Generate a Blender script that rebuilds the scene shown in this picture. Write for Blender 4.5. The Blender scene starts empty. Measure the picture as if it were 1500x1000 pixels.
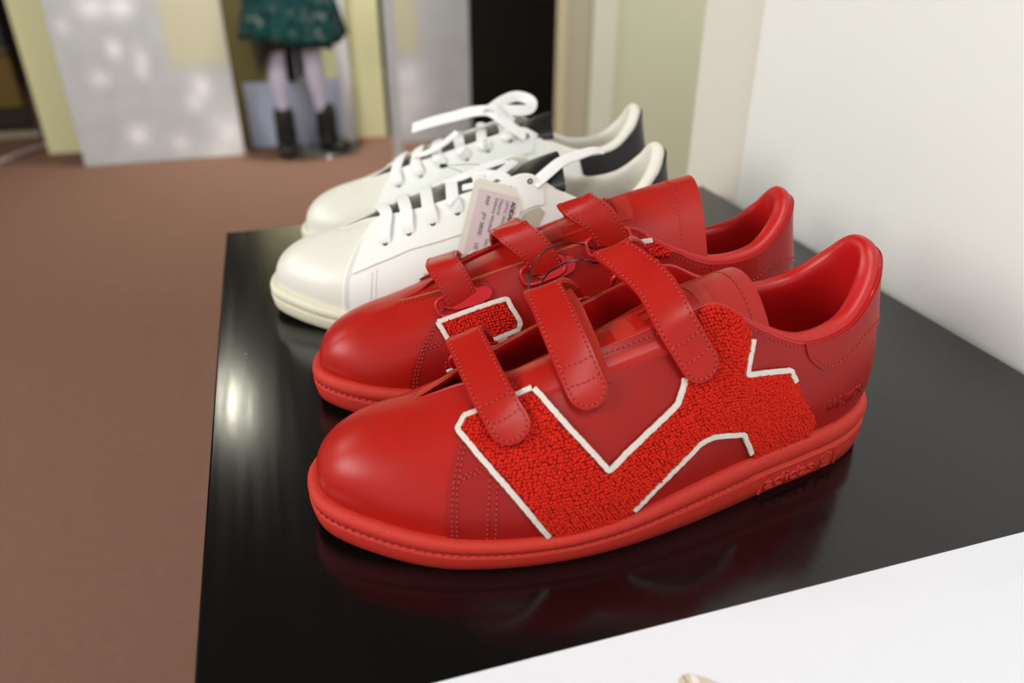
import bpy, bmesh, math, random
import numpy as np
from mathutils import Vector, Matrix, geometry
random.seed(4); rng=np.random.default_rng(7)
SC=bpy.context.scene
TZ=.85                                  # table top height above the floor
# ---------------------------------------------------------------- camera, light, exposure
cam=bpy.data.objects.new('camera',bpy.data.cameras.new('camera')); SC.collection.objects.link(cam); SC.camera=cam
pitch=math.atan2(617,1121); yaw=math.atan2(386,1279.6)
cam.location=(0,0,TZ+.25); cam.rotation_euler=(math.pi/2-pitch,0,-yaw)
cam.data.sensor_width=36; cam.data.lens=1121/1500*36; cam.data.clip_start=.01
cam.data.dof.use_dof=True; cam.data.dof.focus_distance=.385; cam.data.dof.aperture_fstop=5.4
SC.view_settings.view_transform='Standard'; SC.view_settings.look='None'
SC.view_settings.gamma=1; SC.view_settings.use_curve_mapping=False; SC.view_settings.exposure=0.03
W=bpy.data.worlds.new('world'); SC.world=W; W.use_nodes=True
W.node_tree.nodes['Background'].inputs[0].default_value=(.97,.98,1.0,1); W.node_tree.nodes['Background'].inputs[1].default_value=.8
def area(name,loc,target,size,power,col=(1,.93,.80),shape='DISK',sy=None):
    d=bpy.data.lights.new(name,'AREA'); d.shape=shape; d.size=size; d.energy=power; d.color=col
    if sy: d.size_y=sy
    o=bpy.data.objects.new(name,d); SC.collection.objects.link(o); o.location=loc
    o.rotation_euler=(Vector(target)-Vector(loc)).to_track_quat('-Z','Y').to_euler(); return o
area('spot_and_fill_light',(-.40,3.38,2.66),(-.2,3.0,0),.11,4,col=(1,.97,.80))
area('key_and_fill_light',(-2.5,.15,2.66),(.30,.4,TZ),1.8,122,col=(1,.98,.95),shape='SQUARE')
area('key_and_fill_light',(.05,-.5,2.66),(.2,.4,TZ),.5,15,col=(1,.98,.95),shape='SQUARE')  # added top fill just behind the camera, no known fixture
area('key_and_fill_light',(2.3,2.0,2.66),(1.4,3.9,.3),.9,70,col=(1,.975,.93),shape='SQUARE')  # invented source at right, added to light the far carpet
area('key_and_fill_light',(-2.3,2.2,2.66),(-.6,3.8,.3),.9,48,col=(1,.975,.93),shape='SQUARE')  # its left counterpart, also added for the far carpet
area('spot_and_fill_light',(.2,3.85,2.66),(.3,4.5,.3),.3,17,col=(1,.975,.93)).data.spread=math.radians(95)  # added fill to brighten the cream wall, narrowed to miss the table
import numpy as np
# ---- last of the shoe: 28 stations round the sole, toe -> lateral (u<0) -> heel -> medial (u>0)
# local frame in metres: x from toe to heel, lateral side at -y, z up from the ground
LAT=[ # C sole outline x,y | sole top z | T opening edge x,y,z | o1,h1,o2,h2 bezier handles | lip thickness
 (.0005,.012,.0230, .053,.0105,.0578, .004,.020,.026,.004,.0016),
 (.0055,-.0065,.0225, .0545,.0098,.0583, .004,.020,.026,.005,.0016),
 (.0245,-.0245,.0200, .062,.0080,.0610, .004,.021,.026,.006,.0016),
 (.0490,-.0395,.0170, .073,.0030,.0662, .003,.023,.026,.009,.0016),
 (.0765,-.0485,.0155, .088,-.0070,.0715, .003,.025,.023,.011,.0016),
 (.1065,-.0530,.0155, .110,-.0155,.0780, .003,.026,.020,.011,.0016),
 (.1340,-.0530,.0178, .136,-.0180,.0865, .003,.027,.018,.017,.0016),
 (.1620,-.0500,.0220, .162,-.0205,.0950, .003,.027,.014,.024,.0016),
 (.1860,-.0460,.0245, .183,-.0230,.1010, .003,.026,.010,.028,.0020),
 (.2120,-.0410,.0255, .204,-.0270,.0885, .003,.022,.006,.022,.0045),
 (.2400,-.0365,.0265, .230,-.0290,.0770, .004,.018,.004,.016,.0075),
 (.2640,-.0315,.0275, .256,-.0265,.0805, .005,.018,.004,.018,.0090),
 (.2830,-.0225,.0285, .2725,-.0195,.0950, .006,.022,.003,.024,.0095),
 (.2925,-.0120,.0290, .2800,-.0105,.1065, .007,.025,.002,.028,.0090),
 (.2955,.0000,.0290, .2820,.0000,.1090, .007,.026,.002,.028,.0090)]
MED=[
 (.0055,.0300,.0235, .0535,.0118,.0580, .004,.019,.024,.005,.0016),
 (.0245,.0430,.0220, .0570,.0140,.0592, .003,.018,.020,.009,.0016),
 (.0490,.0490,.0195, .069,.0165,.0632, .002,.021,.019,.011,.0016),
 (.0765,.0490,.0185, .086,.0200,.0692, .002,.024,.017,.013,.0016),
 (.1050,.0460,.0190, .110,.0215,.0780, .003,.026,.016,.013,.0016),
 (.1310,.0410,.0200, .136,.0225,.0865, .003,.027,.013,.020,.0016),
 (.1580,.0370,.0225, .162,.0235,.0950, .003,.027,.009,.026,.0016),
 (.1840,.0350,.0245, .183,.0245,.1010, .003,.026,.007,.028,.0020),
 (.2100,.0350,.0255, .204,.0275,.0900, .003,.022,.005,.022,.0045),
 (.2380,.0350,.0265, .230,.0290,.0800, .004,.018,.004,.016,.0075),
 (.2630,.0315,.0275, .256,.0265,.0830, .005,.018,.004,.018,.0090),
 (.2830,.0225,.0285, .2725,.0195,.0960, .006,.022,.003,.024,.0095),
 (.2925,.0120,.0290, .2800,.0105,.1065, .007,.025,.002,.028,.0090)]
KEYS=np.array(LAT+MED[::-1])          # periodic, 28 rows
NK=len(KEYS)
def key(u,cols):                       # u in [-1,1], lateral negative; Catmull-Rom round the loop
    u=np.asarray(u,float); s=np.where(u<=0,-u*14,28-u*14)%NK
    i=np.floor(s).astype(int); f=(s-i)[...,None]
    p=[KEYS[(i+d)%NK][...,cols] for d in (-1,0,1,2)]
    return .5*(2*p[1]+(p[2]-p[0])*f+(2*p[0]-5*p[1]+4*p[2]-p[3])*f*f+(3*p[1]-p[0]-3*p[2]+p[3])*f**3)
def outn(u):                           # horizontal outward normal of the sole outline
    e=1e-3; d=key(u+e,[0,1])-key(u-e,[0,1]); n=np.stack([d[...,1],-d[...,0]],-1)
    n/=np.linalg.norm(n,axis=-1,keepdims=True)
    return -n
def bez(u):
    K=key(u,list(range(11))); n=outn(u)
    C,zt,T=K[...,0:2],K[...,2],K[...,3:6]
    o1,h1,o2,h2=[K[...,j] for j in (6,7,8,9)]
    P0=np.concatenate([C-n*.0045,zt[...,None]-.0015],-1)
    P1=P0+np.concatenate([n*o1[...,None],h1[...,None]],-1)
    P2=T+np.concatenate([n*o2[...,None],-h2[...,None]],-1)
    return P0,P1,P2,T
def S(u,v):
    P0,P1,P2,P3=bez(u); v=np.asarray(v,float)[...,None]; w=1-v
    return P0*w**3+3*P1*w*w*v+3*P2*w*v*v+P3*v**3
def SN(u,v,off=0.):                    # point on the upper pushed out along its normal
    u=np.asarray(u,float); v=np.asarray(v,float); e=1e-3
    a=S(u+e,v)-S(u-e,v); b=S(u,np.minimum(v+e,1.02))-S(u,v-e)
    n=np.cross(b,a); n/=np.linalg.norm(n,axis=-1,keepdims=True)+1e-12
    return S(u,v)+n*np.asarray(off)[...,None] if np.ndim(off) else S(u,v)+n*off
# ---------------------------------------------------------------- materials
def lin(c):
    c=c/255.; return c/12.92 if c<=.04045 else ((c+.055)/1.055)**2.4
def rgb(r,g,b): return (lin(r),lin(g),lin(b),1)
MATS={}
def mat(name,col,rough=.5,bump=0,scale=400,spec=.5,coat=0,metal=0,vary=0,detail=4,sheen=0,trans=0,dist=.0004,vscale=None):
    if name in MATS: return MATS[name]
    m=bpy.data.materials.new(name); m.use_nodes=True; N=m.node_tree.nodes; L=m.node_tree.links; b=N['Principled BSDF']
    b.inputs['Base Color'].default_value=col; b.inputs['Roughness'].default_value=rough
    b.inputs['Specular IOR Level'].default_value=spec; b.inputs['Coat Weight'].default_value=coat; b.inputs['Metallic'].default_value=metal
    b.inputs['Coat Roughness'].default_value=.12
    if sheen: b.inputs['Sheen Weight'].default_value=sheen; b.inputs['Sheen Roughness'].default_value=.5
    if trans: b.inputs['Transmission Weight'].default_value=trans
    tc=N.new('ShaderNodeTexCoord')
    if bump:
        n=N.new('ShaderNodeTexNoise'); n.inputs['Scale'].default_value=scale; n.inputs['Detail'].default_value=detail
        L.new(tc.outputs['Object'],n.inputs['Vector'])
        bp=N.new('ShaderNodeBump'); bp.inputs['Strength'].default_value=bump; bp.inputs['Distance'].default_value=dist
        L.new(n.outputs['Fac'],bp.inputs['Height']); L.new(bp.outputs[0],b.inputs['Normal'])
    if vary:
        n=N.new('ShaderNodeTexNoise'); n.inputs['Scale'].default_value=vscale or scale*.08; n.inputs['Detail'].default_value=3
        L.new(tc.outputs['Object'],n.inputs['Vector'])
        mx=N.new('ShaderNodeMix'); mx.data_type='RGBA'
        mx.inputs[6].default_value=tuple(c*(1-vary) for c in col[:3])+(1,); mx.inputs[7].default_value=tuple(min(1,c*(1+vary)) for c in col[:3])+(1,)
        L.new(n.outputs['Fac'],mx.inputs[0]); L.new(mx.outputs[2],b.inputs['Base Color'])
    MATS[name]=m; return m
RED=mat('red_leather',rgb(174,26,17),.35,.10,1500,.30,0,vary=.10,vscale=60)
REDP=mat('red_panel_leather',rgb(156,21,16),.40,.10,1500,.30,vary=.12,vscale=70)
REDL=mat('red_lining_leather',rgb(188,20,20),.38,.15,300,.5,vary=.1,vscale=60,dist=.001)
REDS=mat('red_sole_rubber',rgb(202,48,34),.52,.7,1600,.4,dist=.0008)
THREAD=mat('red_thread',rgb(206,60,52),.7)
HOLE=mat('needle_hole',rgb(70,6,8),.9)
RAW=mat('raw_leather_edge',rgb(170,80,40),.8)
VEL=mat('hook_tape',rgb(206,62,48),.9,1.0,2500,.2,dist=.001)
TERRY=mat('red_terry',rgb(212,34,16),.85,.5,3500,.25,vary=.22,vscale=700)
TERRYB=mat('red_terry_base',rgb(150,14,10),.95)
TRIM=mat('white_felt',rgb(232,226,214),.9,.8,3000,.2,dist=.0006)
PLAS=mat('red_plastic',rgb(190,22,34),.30,0)
PRINT=mat('tongue_print',rgb(178,36,22),.5)
BLACKW=mat('black_wire',rgb(12,12,12),.3)
WHT=mat('white_leather',rgb(238,241,236),.45,.08,1500,vary=.03,vscale=50)
WHP=mat('cream_leather',rgb(228,227,216),.36,.08,1500,vary=.03,vscale=50)
WHL=mat('white_lining',rgb(234,231,218),.5,.3,90,dist=.002)
WHS=mat('cream_sole_rubber',rgb(224,219,196),.6,.2,1400)
WTHR=mat('white_thread',rgb(226,222,206),.8)
WHOLE=mat('soft_hole',rgb(170,165,148),.9)
LACE=mat('white_lace',rgb(246,246,244),.85,.8,1800,dist=.0005)
BLK=mat('black_leather',rgb(22,22,22),.42)
GREYP=mat('greige_leather',rgb(186,180,160),.6)
EYE=mat('eyelet_dark',rgb(34,48,46),.5)
CARD=mat('tag_card',rgb(226,224,210),.6); LABEL=mat('tag_label',rgb(214,198,200),.6); INK=mat('ink',rgb(44,40,46),.8)
# ---------------------------------------------------------------- object helpers
MIR=[1]
def link(o,parent=None):
    SC.collection.objects.link(o)
    if parent is not None: o.parent=parent
    return o
def mk(name,V,F,m,parent=None,smooth=True,angle=None,mir=None):
    V=np.array(V,float).reshape(-1,3).copy(); s=MIR[0] if mir is None else mir
    if s<0: V[:,1]*=-1; F=[tuple(f)[::-1] for f in F]
    me=bpy.data.meshes.new(name); me.from_pydata(V.tolist(),[],[tuple(int(i) for i in f) for f in F])
    for q in (m if isinstance(m,(list,tuple)) else [m]): me.materials.append(q)
    me.validate(); me.update()
    if smooth: me.polygons.foreach_set('use_smooth',[True]*len(me.polygons))
    if angle: me.set_sharp_from_angle(angle=math.radians(angle))
    return link(bpy.data.objects.new(name,me),parent)
def tag(o,label=None,cat=None,group=None,kind=None):
    if label: o['label']=label
    if cat: o['category']=cat
    if group: o['group']=group
    if kind: o['kind']=kind
    return o
def empty(name,loc,rz=0,sc=1):
    o=bpy.data.objects.new(name,None); o.empty_display_size=.02; link(o); o.location=loc; o.rotation_euler=(0,0,rz); o.scale=(sc,)*3; return o
def gridf(nu,nv,closed=False,flip=False):
    F=[]
    for i in range(nu if closed else nu-1):
        for j in range(nv-1):
            a,b,c,d=i*nv+j,((i+1)%nu)*nv+j,((i+1)%nu)*nv+j+1,i*nv+j+1
            F.append((a,d,c,b) if flip else (a,b,c,d))
    return F
def cr(P,t):                                     # Catmull-Rom through rows of P at t in [0,n-1]
    P=np.asarray(P,float); n=len(P); t=np.clip(np.asarray(t,float),0,n-1-1e-9); i=t.astype(int); f=(t-i).reshape((-1,)+(1,)*(P.ndim-1))
    g=lambda k:P[np.clip(k,0,n-1)]
    p0,p1,p2,p3=g(i-1),g(i),g(i+1),g(i+2)
    return .5*(2*p1+(p2-p0)*f+(2*p0-5*p1+4*p2-p3)*f*f+(3*p1-p0-3*p2+p3)*f**3)
def resample(P,step,smooth=False):
    P=np.asarray(P,float)
    if smooth: P=cr(P,np.linspace(0,len(P)-1,len(P)*12))
    d=np.r_[0,np.cumsum(np.linalg.norm(np.diff(P,axis=0),axis=1))]; n=max(2,int(round(d[-1]/step))+1)
    t=np.linspace(0,d[-1],n); return np.stack([np.interp(t,d,P[:,k]) for k in range(P.shape[1])],1)
def nrm(a): return a/(np.linalg.norm(a,axis=-1,keepdims=True)+1e-12)
def uvline(pts,step=.0012,off=0.,smooth=False):  # (u,v) polyline -> 3-D points and normals on the upper
    q=resample(np.asarray(pts,float)*[.33,.075],step,smooth)/[.33,.075]
    P=SN(q[:,0],q[:,1],off); N=nrm(SN(q[:,0],q[:,1],.01)-SN(q[:,0],q[:,1],0.)); return P,N
def stitches(name,runs,parent,mats=None,length=.0019,gap=.0009,r=.00034,hole=True,mir=None):
    V=[];F=[];mi=[]
    for P,N in runs:
        d=np.r_[0,np.cumsum(np.linalg.norm(np.diff(P,axis=0),axis=1))]
        s=0.
        while s+length<d[-1]:
            f=lambda t:(np.array([np.interp(t,d,P[:,k]) for k in range(3)]),nrm(np.array([np.interp(t,d,N[:,k]) for k in range(3)])))
            a,n=f(s); b,_=f(s+length); t=nrm(b-a); w=np.cross(t,n)
            base=len(V)
            for p,k in ((a,.35),(a+(b-a)*.3,1),(a+(b-a)*.7,1),(b,.35)):
                for an in (0,90,180,270):
                    c,s_=math.cos(math.radians(an)),math.sin(math.radians(an)); V.append(p+(w*c+n*s_)*r*k)
            F+= [(base+i*4+j,base+i*4+(j+1)%4,base+i*4+4+(j+1)%4,base+i*4+4+j) for i in range(3) for j in range(4)]+[(base+3,base+2,base+1,base),(base+12,base+13,base+14,base+15)]
            mi+=[0]*14
            if hole:
                h,n2=f(s+length+gap*.5); base=len(V)
                for x,y in ((-.5,-1),(.5,-1),(.5,1),(-.5,1)): V.append(h+t*x*gap*.9+w*y*r*.8+n2*.00012)
                F.append((base,base+1,base+2,base+3)); mi.append(1)
            s+=length+gap
    if not V: return
    o=mk(name,V,F,mats or [THREAD,HOLE],parent,mir=mir); 
    o.data.polygons.foreach_set('material_index',mi[:len(o.data.polygons)]) if len(mi)==len(o.data.polygons) else None
    o['kind']='stuff'; return o
def patch(name,poly,m,parent,off=.001,g=.0035,base=-.0004,soft=0.):
    """a piece of leather or cloth cut to a (u,v) outline and laid on the upper, with real thickness"""
    B=np.asarray(poly,float)*[.33,.075]; B=resample(np.vstack([B,B[:1]]),g*.7)[:-1]
    mn,mx=B.min(0),B.max(0); pts=[Vector(b) for b in B]; nb=len(pts)
    for x in np.arange(mn[0]+g/2,mx[0],g):
        for y in np.arange(mn[1]+g/2,mx[1],g):
            if inpoly(x,y,B) and np.min(np.hypot(B[:,0]-x,B[:,1]-y))>g*.45: pts.append(Vector((x,y)))
    vs,es,fs,_,_,_=geometry.delaunay_2d_cdt(pts,[(i,(i+1)%nb) for i in range(nb)],[],1,1e-7)
    q=np.array([tuple(v) for v in vs]); u,v=q[:,0]/.33,np.clip(q[:,1]/.075,0,1.0)
    top=SN(u,v,off); bot=SN(u,v,base); n=len(q)
    F=[]
    for f in fs:
        a,b,c=[q[i] for i in f[:3]]
        ar=(b[0]-a[0])*(c[1]-a[1])-(b[1]-a[1])*(c[0]-a[0])
        F.append(tuple(f) if ar<0 else tuple(f)[::-1])
    cnt={}
    for f in F:
        for i in range(len(f)): e=(f[i],f[(i+1)%len(f)]); cnt[e]=1
    side=[(b,a,a+n,b+n) for (a,b) in cnt if (b,a) not in cnt]
    return mk(name,np.vstack([top,bot]),F+side,m,parent,angle=38)
def inpoly(x,y,P):
    c=False; n=len(P); j=n-1
    for i in range(n):
        if (P[i][1]>y)!=(P[j][1]>y) and x<(P[j][0]-P[i][0])*(y-P[i][1])/(P[j][1]-P[i][1]+1e-15)+P[i][0]: c=not c
        j=i
    return c
def ribbon(name,C,N,hw,th,m,parent,shift=0.,round_end=0.,round_start=0.,camber=0.,nw=7,mir=None):
    """flat band along centre points C with normals N, half width hw, thickness th"""
    C=np.asarray(C); N=nrm(np.asarray(N)); T=nrm(np.gradient(C,axis=0)); Sd=nrm(np.cross(N,T))
    d=np.r_[0,np.cumsum(np.linalg.norm(np.diff(C,axis=0),axis=1))]
    w=np.full(len(C),hw)
    if round_end: r=np.clip((d-(d[-1]-round_end))/round_end,0,.9995); w=w*np.sqrt(1-r*r)
    if round_start: r=np.clip((round_start-d)/round_start,0,.9995); w=w*np.sqrt(1-r*r)
    xs=np.linspace(-1,1,nw); ring=[(x,.5-camber*x*x) for x in xs]+[(1.0,0.)] +[(x,-.5-camber*x*x*.6) for x in xs[::-1]]+[(-1.0,0.)]
    ring=[(x*(.97 if abs(x)==1 and y!=0 else 1.),y) for x,y in ring]
    k=len(ring); V=np.concatenate([[C+Sd*(w*x+shift)[:,None]+N*(th*y)] for x,y in ring]).transpose(1,0,2).reshape(-1,3)
    F=gridf(len(C),k)+[(i*k+k-1,(i+1)*k+k-1,(i+1)*k,i*k) for i in range(len(C)-1)]
    F=[f[::-1] if False else f for f in F]+[tuple(range(k)),tuple(range((len(C)-1)*k,len(C)*k))[::-1]]
    o=mk(name,V,F,m,parent,angle=50,mir=mir); fixn(o); return o
def fixn(o):
    bm=bmesh.new(); bm.from_mesh(o.data); bmesh.ops.recalc_face_normals(bm,faces=bm.faces); bm.to_mesh(o.data); bm.free()
def tube(name,P,r,m,parent=None,n=8,closed=False,step=None,smooth=True,mir=None):
    P=np.asarray(P,float)
    if smooth and len(P)>2: P=cr(P,np.linspace(0,len(P)-1,len(P)*8))
    T=nrm(np.gradient(P,axis=0)); 
    if closed: T[0]=T[-1]=nrm(P[1]-P[-2])
    a=np.array([0,0,1.]) if abs(T[0][2])<.9 else np.array([1.,0,0]); X=[nrm(np.cross(T[0],a))]
    for i in range(1,len(P)): x=X[-1]-T[i]*(X[-1]@T[i]); X.append(nrm(x))
    X=np.array(X); Y=np.cross(T,X); an=np.arange(n)*2*math.pi/n
    R=np.broadcast_to(np.asarray(r,float),(len(P),))
    V=(P[:,None]+(X[:,None]*np.cos(an)[None,:,None]+Y[:,None]*np.sin(an)[None,:,None])*R[:,None,None]).reshape(-1,3)
    F=[(i*n+j,i*n+(j+1)%n,(i+1)*n+(j+1)%n,(i+1)*n+j) for i in range(len(P)-1) for j in range(n)]
    F+=[tuple(range(n))[::-1],tuple(range((len(P)-1)*n,len(P)*n))]
    o=mk(name,V,F,m,parent,mir=mir,angle=60); fixn(o); return o
def text_mesh(s,size=1.,bold=0.,spacing=1.):
    c=bpy.data.curves.new('lettering','FONT'); c.body=s; c.size=size; c.offset=bold; c.space_character=spacing; c.resolution_u=3
    o=bpy.data.objects.new('lettering',c); SC.collection.objects.link(o); dg=bpy.context.evaluated_depsgraph_get()
    me=bpy.data.meshes.new_from_object(o.evaluated_get(dg)); V=np.array([v.co[:] for v in me.vertices]); F=[tuple(p.vertices) for p in me.polygons]
    bpy.data.objects.remove(o); bpy.data.curves.remove(c); bpy.data.meshes.remove(me); return V,F
def raised(V,F,fn,h,low=0.):                     # lift flat lettering into relief; fn(xy,height)->3-D
    n=len(V); cnt=set()
    for f in F:
        for i in range(len(f)): cnt.add((f[i],f[(i+1)%len(f)]))
    side=[(b,a,a+n,b+n) for a,b in cnt if (b,a) not in cnt]
    return np.vstack([fn(V[:,:2],h),fn(V[:,:2],low)]),list(F)+side
# ---------------------------------------------------------------- shoe building
UA=np.linspace(-1,1,225)[:-1]
def build_upper(parent,m):
    vs=np.linspace(0,1,30); U,Vv=np.meshgrid(UA,vs,indexing='ij')
    return mk('upper',S(U,Vv),gridf(len(UA),30,True,True),m,parent)
def build_lining(parent,m):
    P0,P1,P2,T=bez(UA); n=outn(UA); th=key(UA,[10]); K=key(UA,[0,1,2]); n3=np.concatenate([n,np.zeros((len(UA),1))],1); z=np.array([0,0,1.])
    rows=[T]
    for ph in np.radians([20,45,70,90,110,135,160,180]): rows.append(T-n3*th/2*(1-math.cos(ph))+z*th*.5*math.sin(ph))
    E=rows[-1]; I=np.concatenate([K[:,:2]-n*.0115,K[:,2:3]+.006],1); Q1=E-n3*.001*(th>.003)-z*np.minimum(.018,.2*(E-I)[:,2:3]); Q2=I+z*.020+n3*.003
    for t in np.linspace(.08,1,14): rows.append(E*(1-t)**3+3*Q1*(1-t)**2*t+3*Q2*(1-t)*t*t+I*t**3)
    V=np.stack(rows,1); o=mk('lining',V,gridf(len(UA),len(rows),True,True),m,parent)
    return I
def build_insole(parent,I,m):
    c=I.mean(0); V=[]; rings=[1.,.9,.6,.3]
    for r in rings: V+= list(c+(I-c)*r-[0,0,.0012*(1-r)+ (0 if r<1 else 0)])
    n=len(I); V.append(c-[0,0,.0015]); F=[]
    for k in range(3): F+=[(k*n+i,k*n+(i+1)%n,(k+1)*n+(i+1)%n,(k+1)*n+i) for i in range(n)]
    F+=[(3*n+i,3*n+(i+1)%n,4*n) for i in range(n)]
    o=mk('insole',V,F,m,parent); fixn(o)
def solez(u):
    K=key(u,[0,1,2]); return .0055*np.clip(1-K[...,0]/.055,0,1)**1.5,K[...,2]
def wall(u,t,off=0.):                            # point on the sole side wall; t 0 ground .. 1 sole top
    C=key(u,[0,1]); n=outn(u); z0,zt=solez(u); t=np.asarray(t,float)
    return np.concatenate([C+n*(off+0*z0)[...,None],(z0+(zt-z0)*t)[...,None]],-1)
def build_sole(parent,m,mthr):
    prof=[(-.012,0,0),(-.0022,0,0),(-.0006,0,.0010),(.0002,.25,0),(.0008,.50,0),(.0007,.545,0),(-.0006,.575,0),(-.0008,.60,0),(.0000,.63,0),(.0007,.70,0),(.0009,.78,0),(.0006,.87,0),(-.0003,.95,0),(-.0020,1,0),(-.0048,1,-.0004),(-.009,1,-.0015)]
    z0,zt=solez(UA); C=key(UA,[0,1]); n=outn(UA)
    V=np.stack([np.concatenate([C+n*o,(z0+(zt-z0)*t+dz)[:,None]],1) for o,t,dz in prof],1)
    k=len(prof); F=gridf(len(UA),k,True,True)+[tuple(i*k for i in range(len(UA)))]
    o=mk('sole',V,F,m,parent); 
    us=np.linspace(-.62,.62,500); P=wall(us,np.full(500,.585),.0003); N=np.concatenate([outn(us),np.full((500,1),.5)],1)
    stitches('sole_stitching',[(P,nrm(N))],o,mthr,length=.0027,gap=.0011,r=.00048,hole=False)
    return o
def build_tongue(parent,rows,m,edge_stitch=None):
    rows=np.array(rows,float); R=cr(rows,np.linspace(0,len(rows)-1,34)); ys=np.linspace(-1,1,19); V=[]
    for x,yl,zl,yc,zc,yr,zr in R:
        # quadratic through left, centre, right
        A=np.array([[yl*yl,yl,1],[yc*yc,yc,1],[yr*yr,yr,1]]); a=np.linalg.solve(A,[zl,zc,zr])
        yy=yl+(yr-yl)*(ys+1)/2; V.append(np.stack([np.full(19,x),yy,a[0]*yy*yy+a[1]*yy+a[2]],1))
    V=np.array(V); n=V.shape[0]*19; Vb=V.copy(); Vb[...,2]-=.0028
    top=gridf(V.shape[0],19); bot=[tuple(i+n for i in f)[::-1] for f in top]
    idx=lambda i,j:i*19+j; nr=V.shape[0]
    rim=[idx(i,0) for i in range(nr)]+[idx(nr-1,j) for j in range(1,19)]+[idx(i,18) for i in range(nr-2,-1,-1)]+[idx(0,j) for j in range(17,0,-1)]
    sd=[(rim[(k+1)%len(rim)],rim[k],rim[k]+n,rim[(k+1)%len(rim)]+n) for k in range(len(rim))]
    o=mk('tongue',np.vstack([V.reshape(-1,3),Vb.reshape(-1,3)]),top+bot+sd,m,parent,angle=60); fixn(o)
    if edge_stitch:
        P=V[-3]; N=np.tile([0.2,0,1.],(19,1)); P=resample(P,.001); stitches('stitching',[(P+[0,0,.0003],np.tile(nrm(np.array([.2,0,1.])),(len(P),1)))],o)
    def surf(s,t,h=0.):                          # s 0..1 along, t -1..1 across
        i=np.clip(np.asarray(s)*(nr-1),0,nr-1.001); j=np.clip((np.asarray(t)+1)*9,0,17.999); a=i.astype(int); b=j.astype(int); fa=(i-a)[...,None]; fb=(j-b)[...,None]
        return (V[a,b]*(1-fa)*(1-fb)+V[a+1,b]*fa*(1-fb)+V[a,b+1]*(1-fa)*fb+V[a+1,b+1]*fa*fb)+np.array([0,0,1.])*h
    return o,surf
def terry(name,poly,parent,sgn,trims,tw=.0025,rows=.00155,keep=None):
    pt=patch(name,poly,TERRYB,parent,off=.0022,g=.003)
    B=np.asarray(poly,float); u0,v0=B.min(0); u1,v1=B.max(0)
    vm=np.linalg.norm(S(np.array([(u0+u1)/2]),np.array([.55]))-S(np.array([(u0+u1)/2]),np.array([.45])))/.1
    dv=rows/vm; P=[];Nn=[]
    TL=np.vstack([resample(np.asarray(l,float)*[.33,.075],.0008) for l in trims])
    clear=lambda a,b:np.min(np.hypot(TL[:,0]-a*.33,TL[:,1]-b*.075))>tw*.5+.0003
    for k,v in enumerate(np.arange(max(v0,.02),min(v1,.995),dv)):
        uu=np.linspace(u0,u1,400); q=S(uu,np.full(400,v)); d=np.r_[0,np.cumsum(np.linalg.norm(np.diff(q,axis=0),axis=1))]
        t=np.interp(np.arange(rows*(.5 if k%2 else 0),d[-1],rows*1.05),d,uu)
        t=t+rng.normal(0,.0005,len(t)); vv=v+rng.normal(0,dv*.10,len(t))
        ok=[inpoly(a,b,B) and clear(a,b) for a,b in zip(t,vv)]; t,vv=t[ok],vv[ok]
        if len(t): 
            vv=np.clip(vv,0,1); b=SN(t,vv,.0022); P.append(b); Nn.append(nrm(SN(t,vv,.012)-SN(t,vv,0.)))
    P=np.vstack(P);Nn=np.vstack(Nn)
    V=[];F=[]
    for p,n in zip(P,Nn):
        a=nrm(np.cross(n,rng.normal(size=3))); b=np.cross(n,a); r=.00094*rng.uniform(.85,1.15); e=rng.uniform(.85,1.18); h=rng.uniform(.7,1.2)*.0013; base=len(V); l=rng.normal(0,.0002,2)
        for rr,hh in ((.9,-.0003),(1.,h*.45),(.62,h*.9)):
            for k in range(6):
                an=k*math.pi/3; V.append(p+a*(math.cos(an)*r*rr*e+l[0]*hh/h)+b*(math.sin(an)*r*rr/e+l[1]*hh/h)+n*hh)
        V.append(p+n*h*1.02)
        for q in range(2): F+=[(base+q*6+k,base+q*6+(k+1)%6,base+q*6+6+(k+1)%6,base+q*6+6+k) for k in range(6)]
        F+=[(base+12+k,base+12+(k+1)%6,base+18) for k in range(6)]
    o=mk('terry_loops',V,F,TERRY,pt); o['kind']='stuff'
    for line in trims:
        q=resample(np.asarray(line,float)*[.33,.075],.001)/[.33,.075]; q[:,1]=np.clip(q[:,1],0,1)
        C=SN(q[:,0],q[:,1],.0026); N=nrm(SN(q[:,0],q[:,1],.012)-SN(q[:,0],q[:,1],0.))
        ribbon('white_trim',C+rng.normal(0,.00008,C.shape),N,tw/2,.0013,TRIM,pt,camber=.1,nw=5)
    return pt
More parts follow.
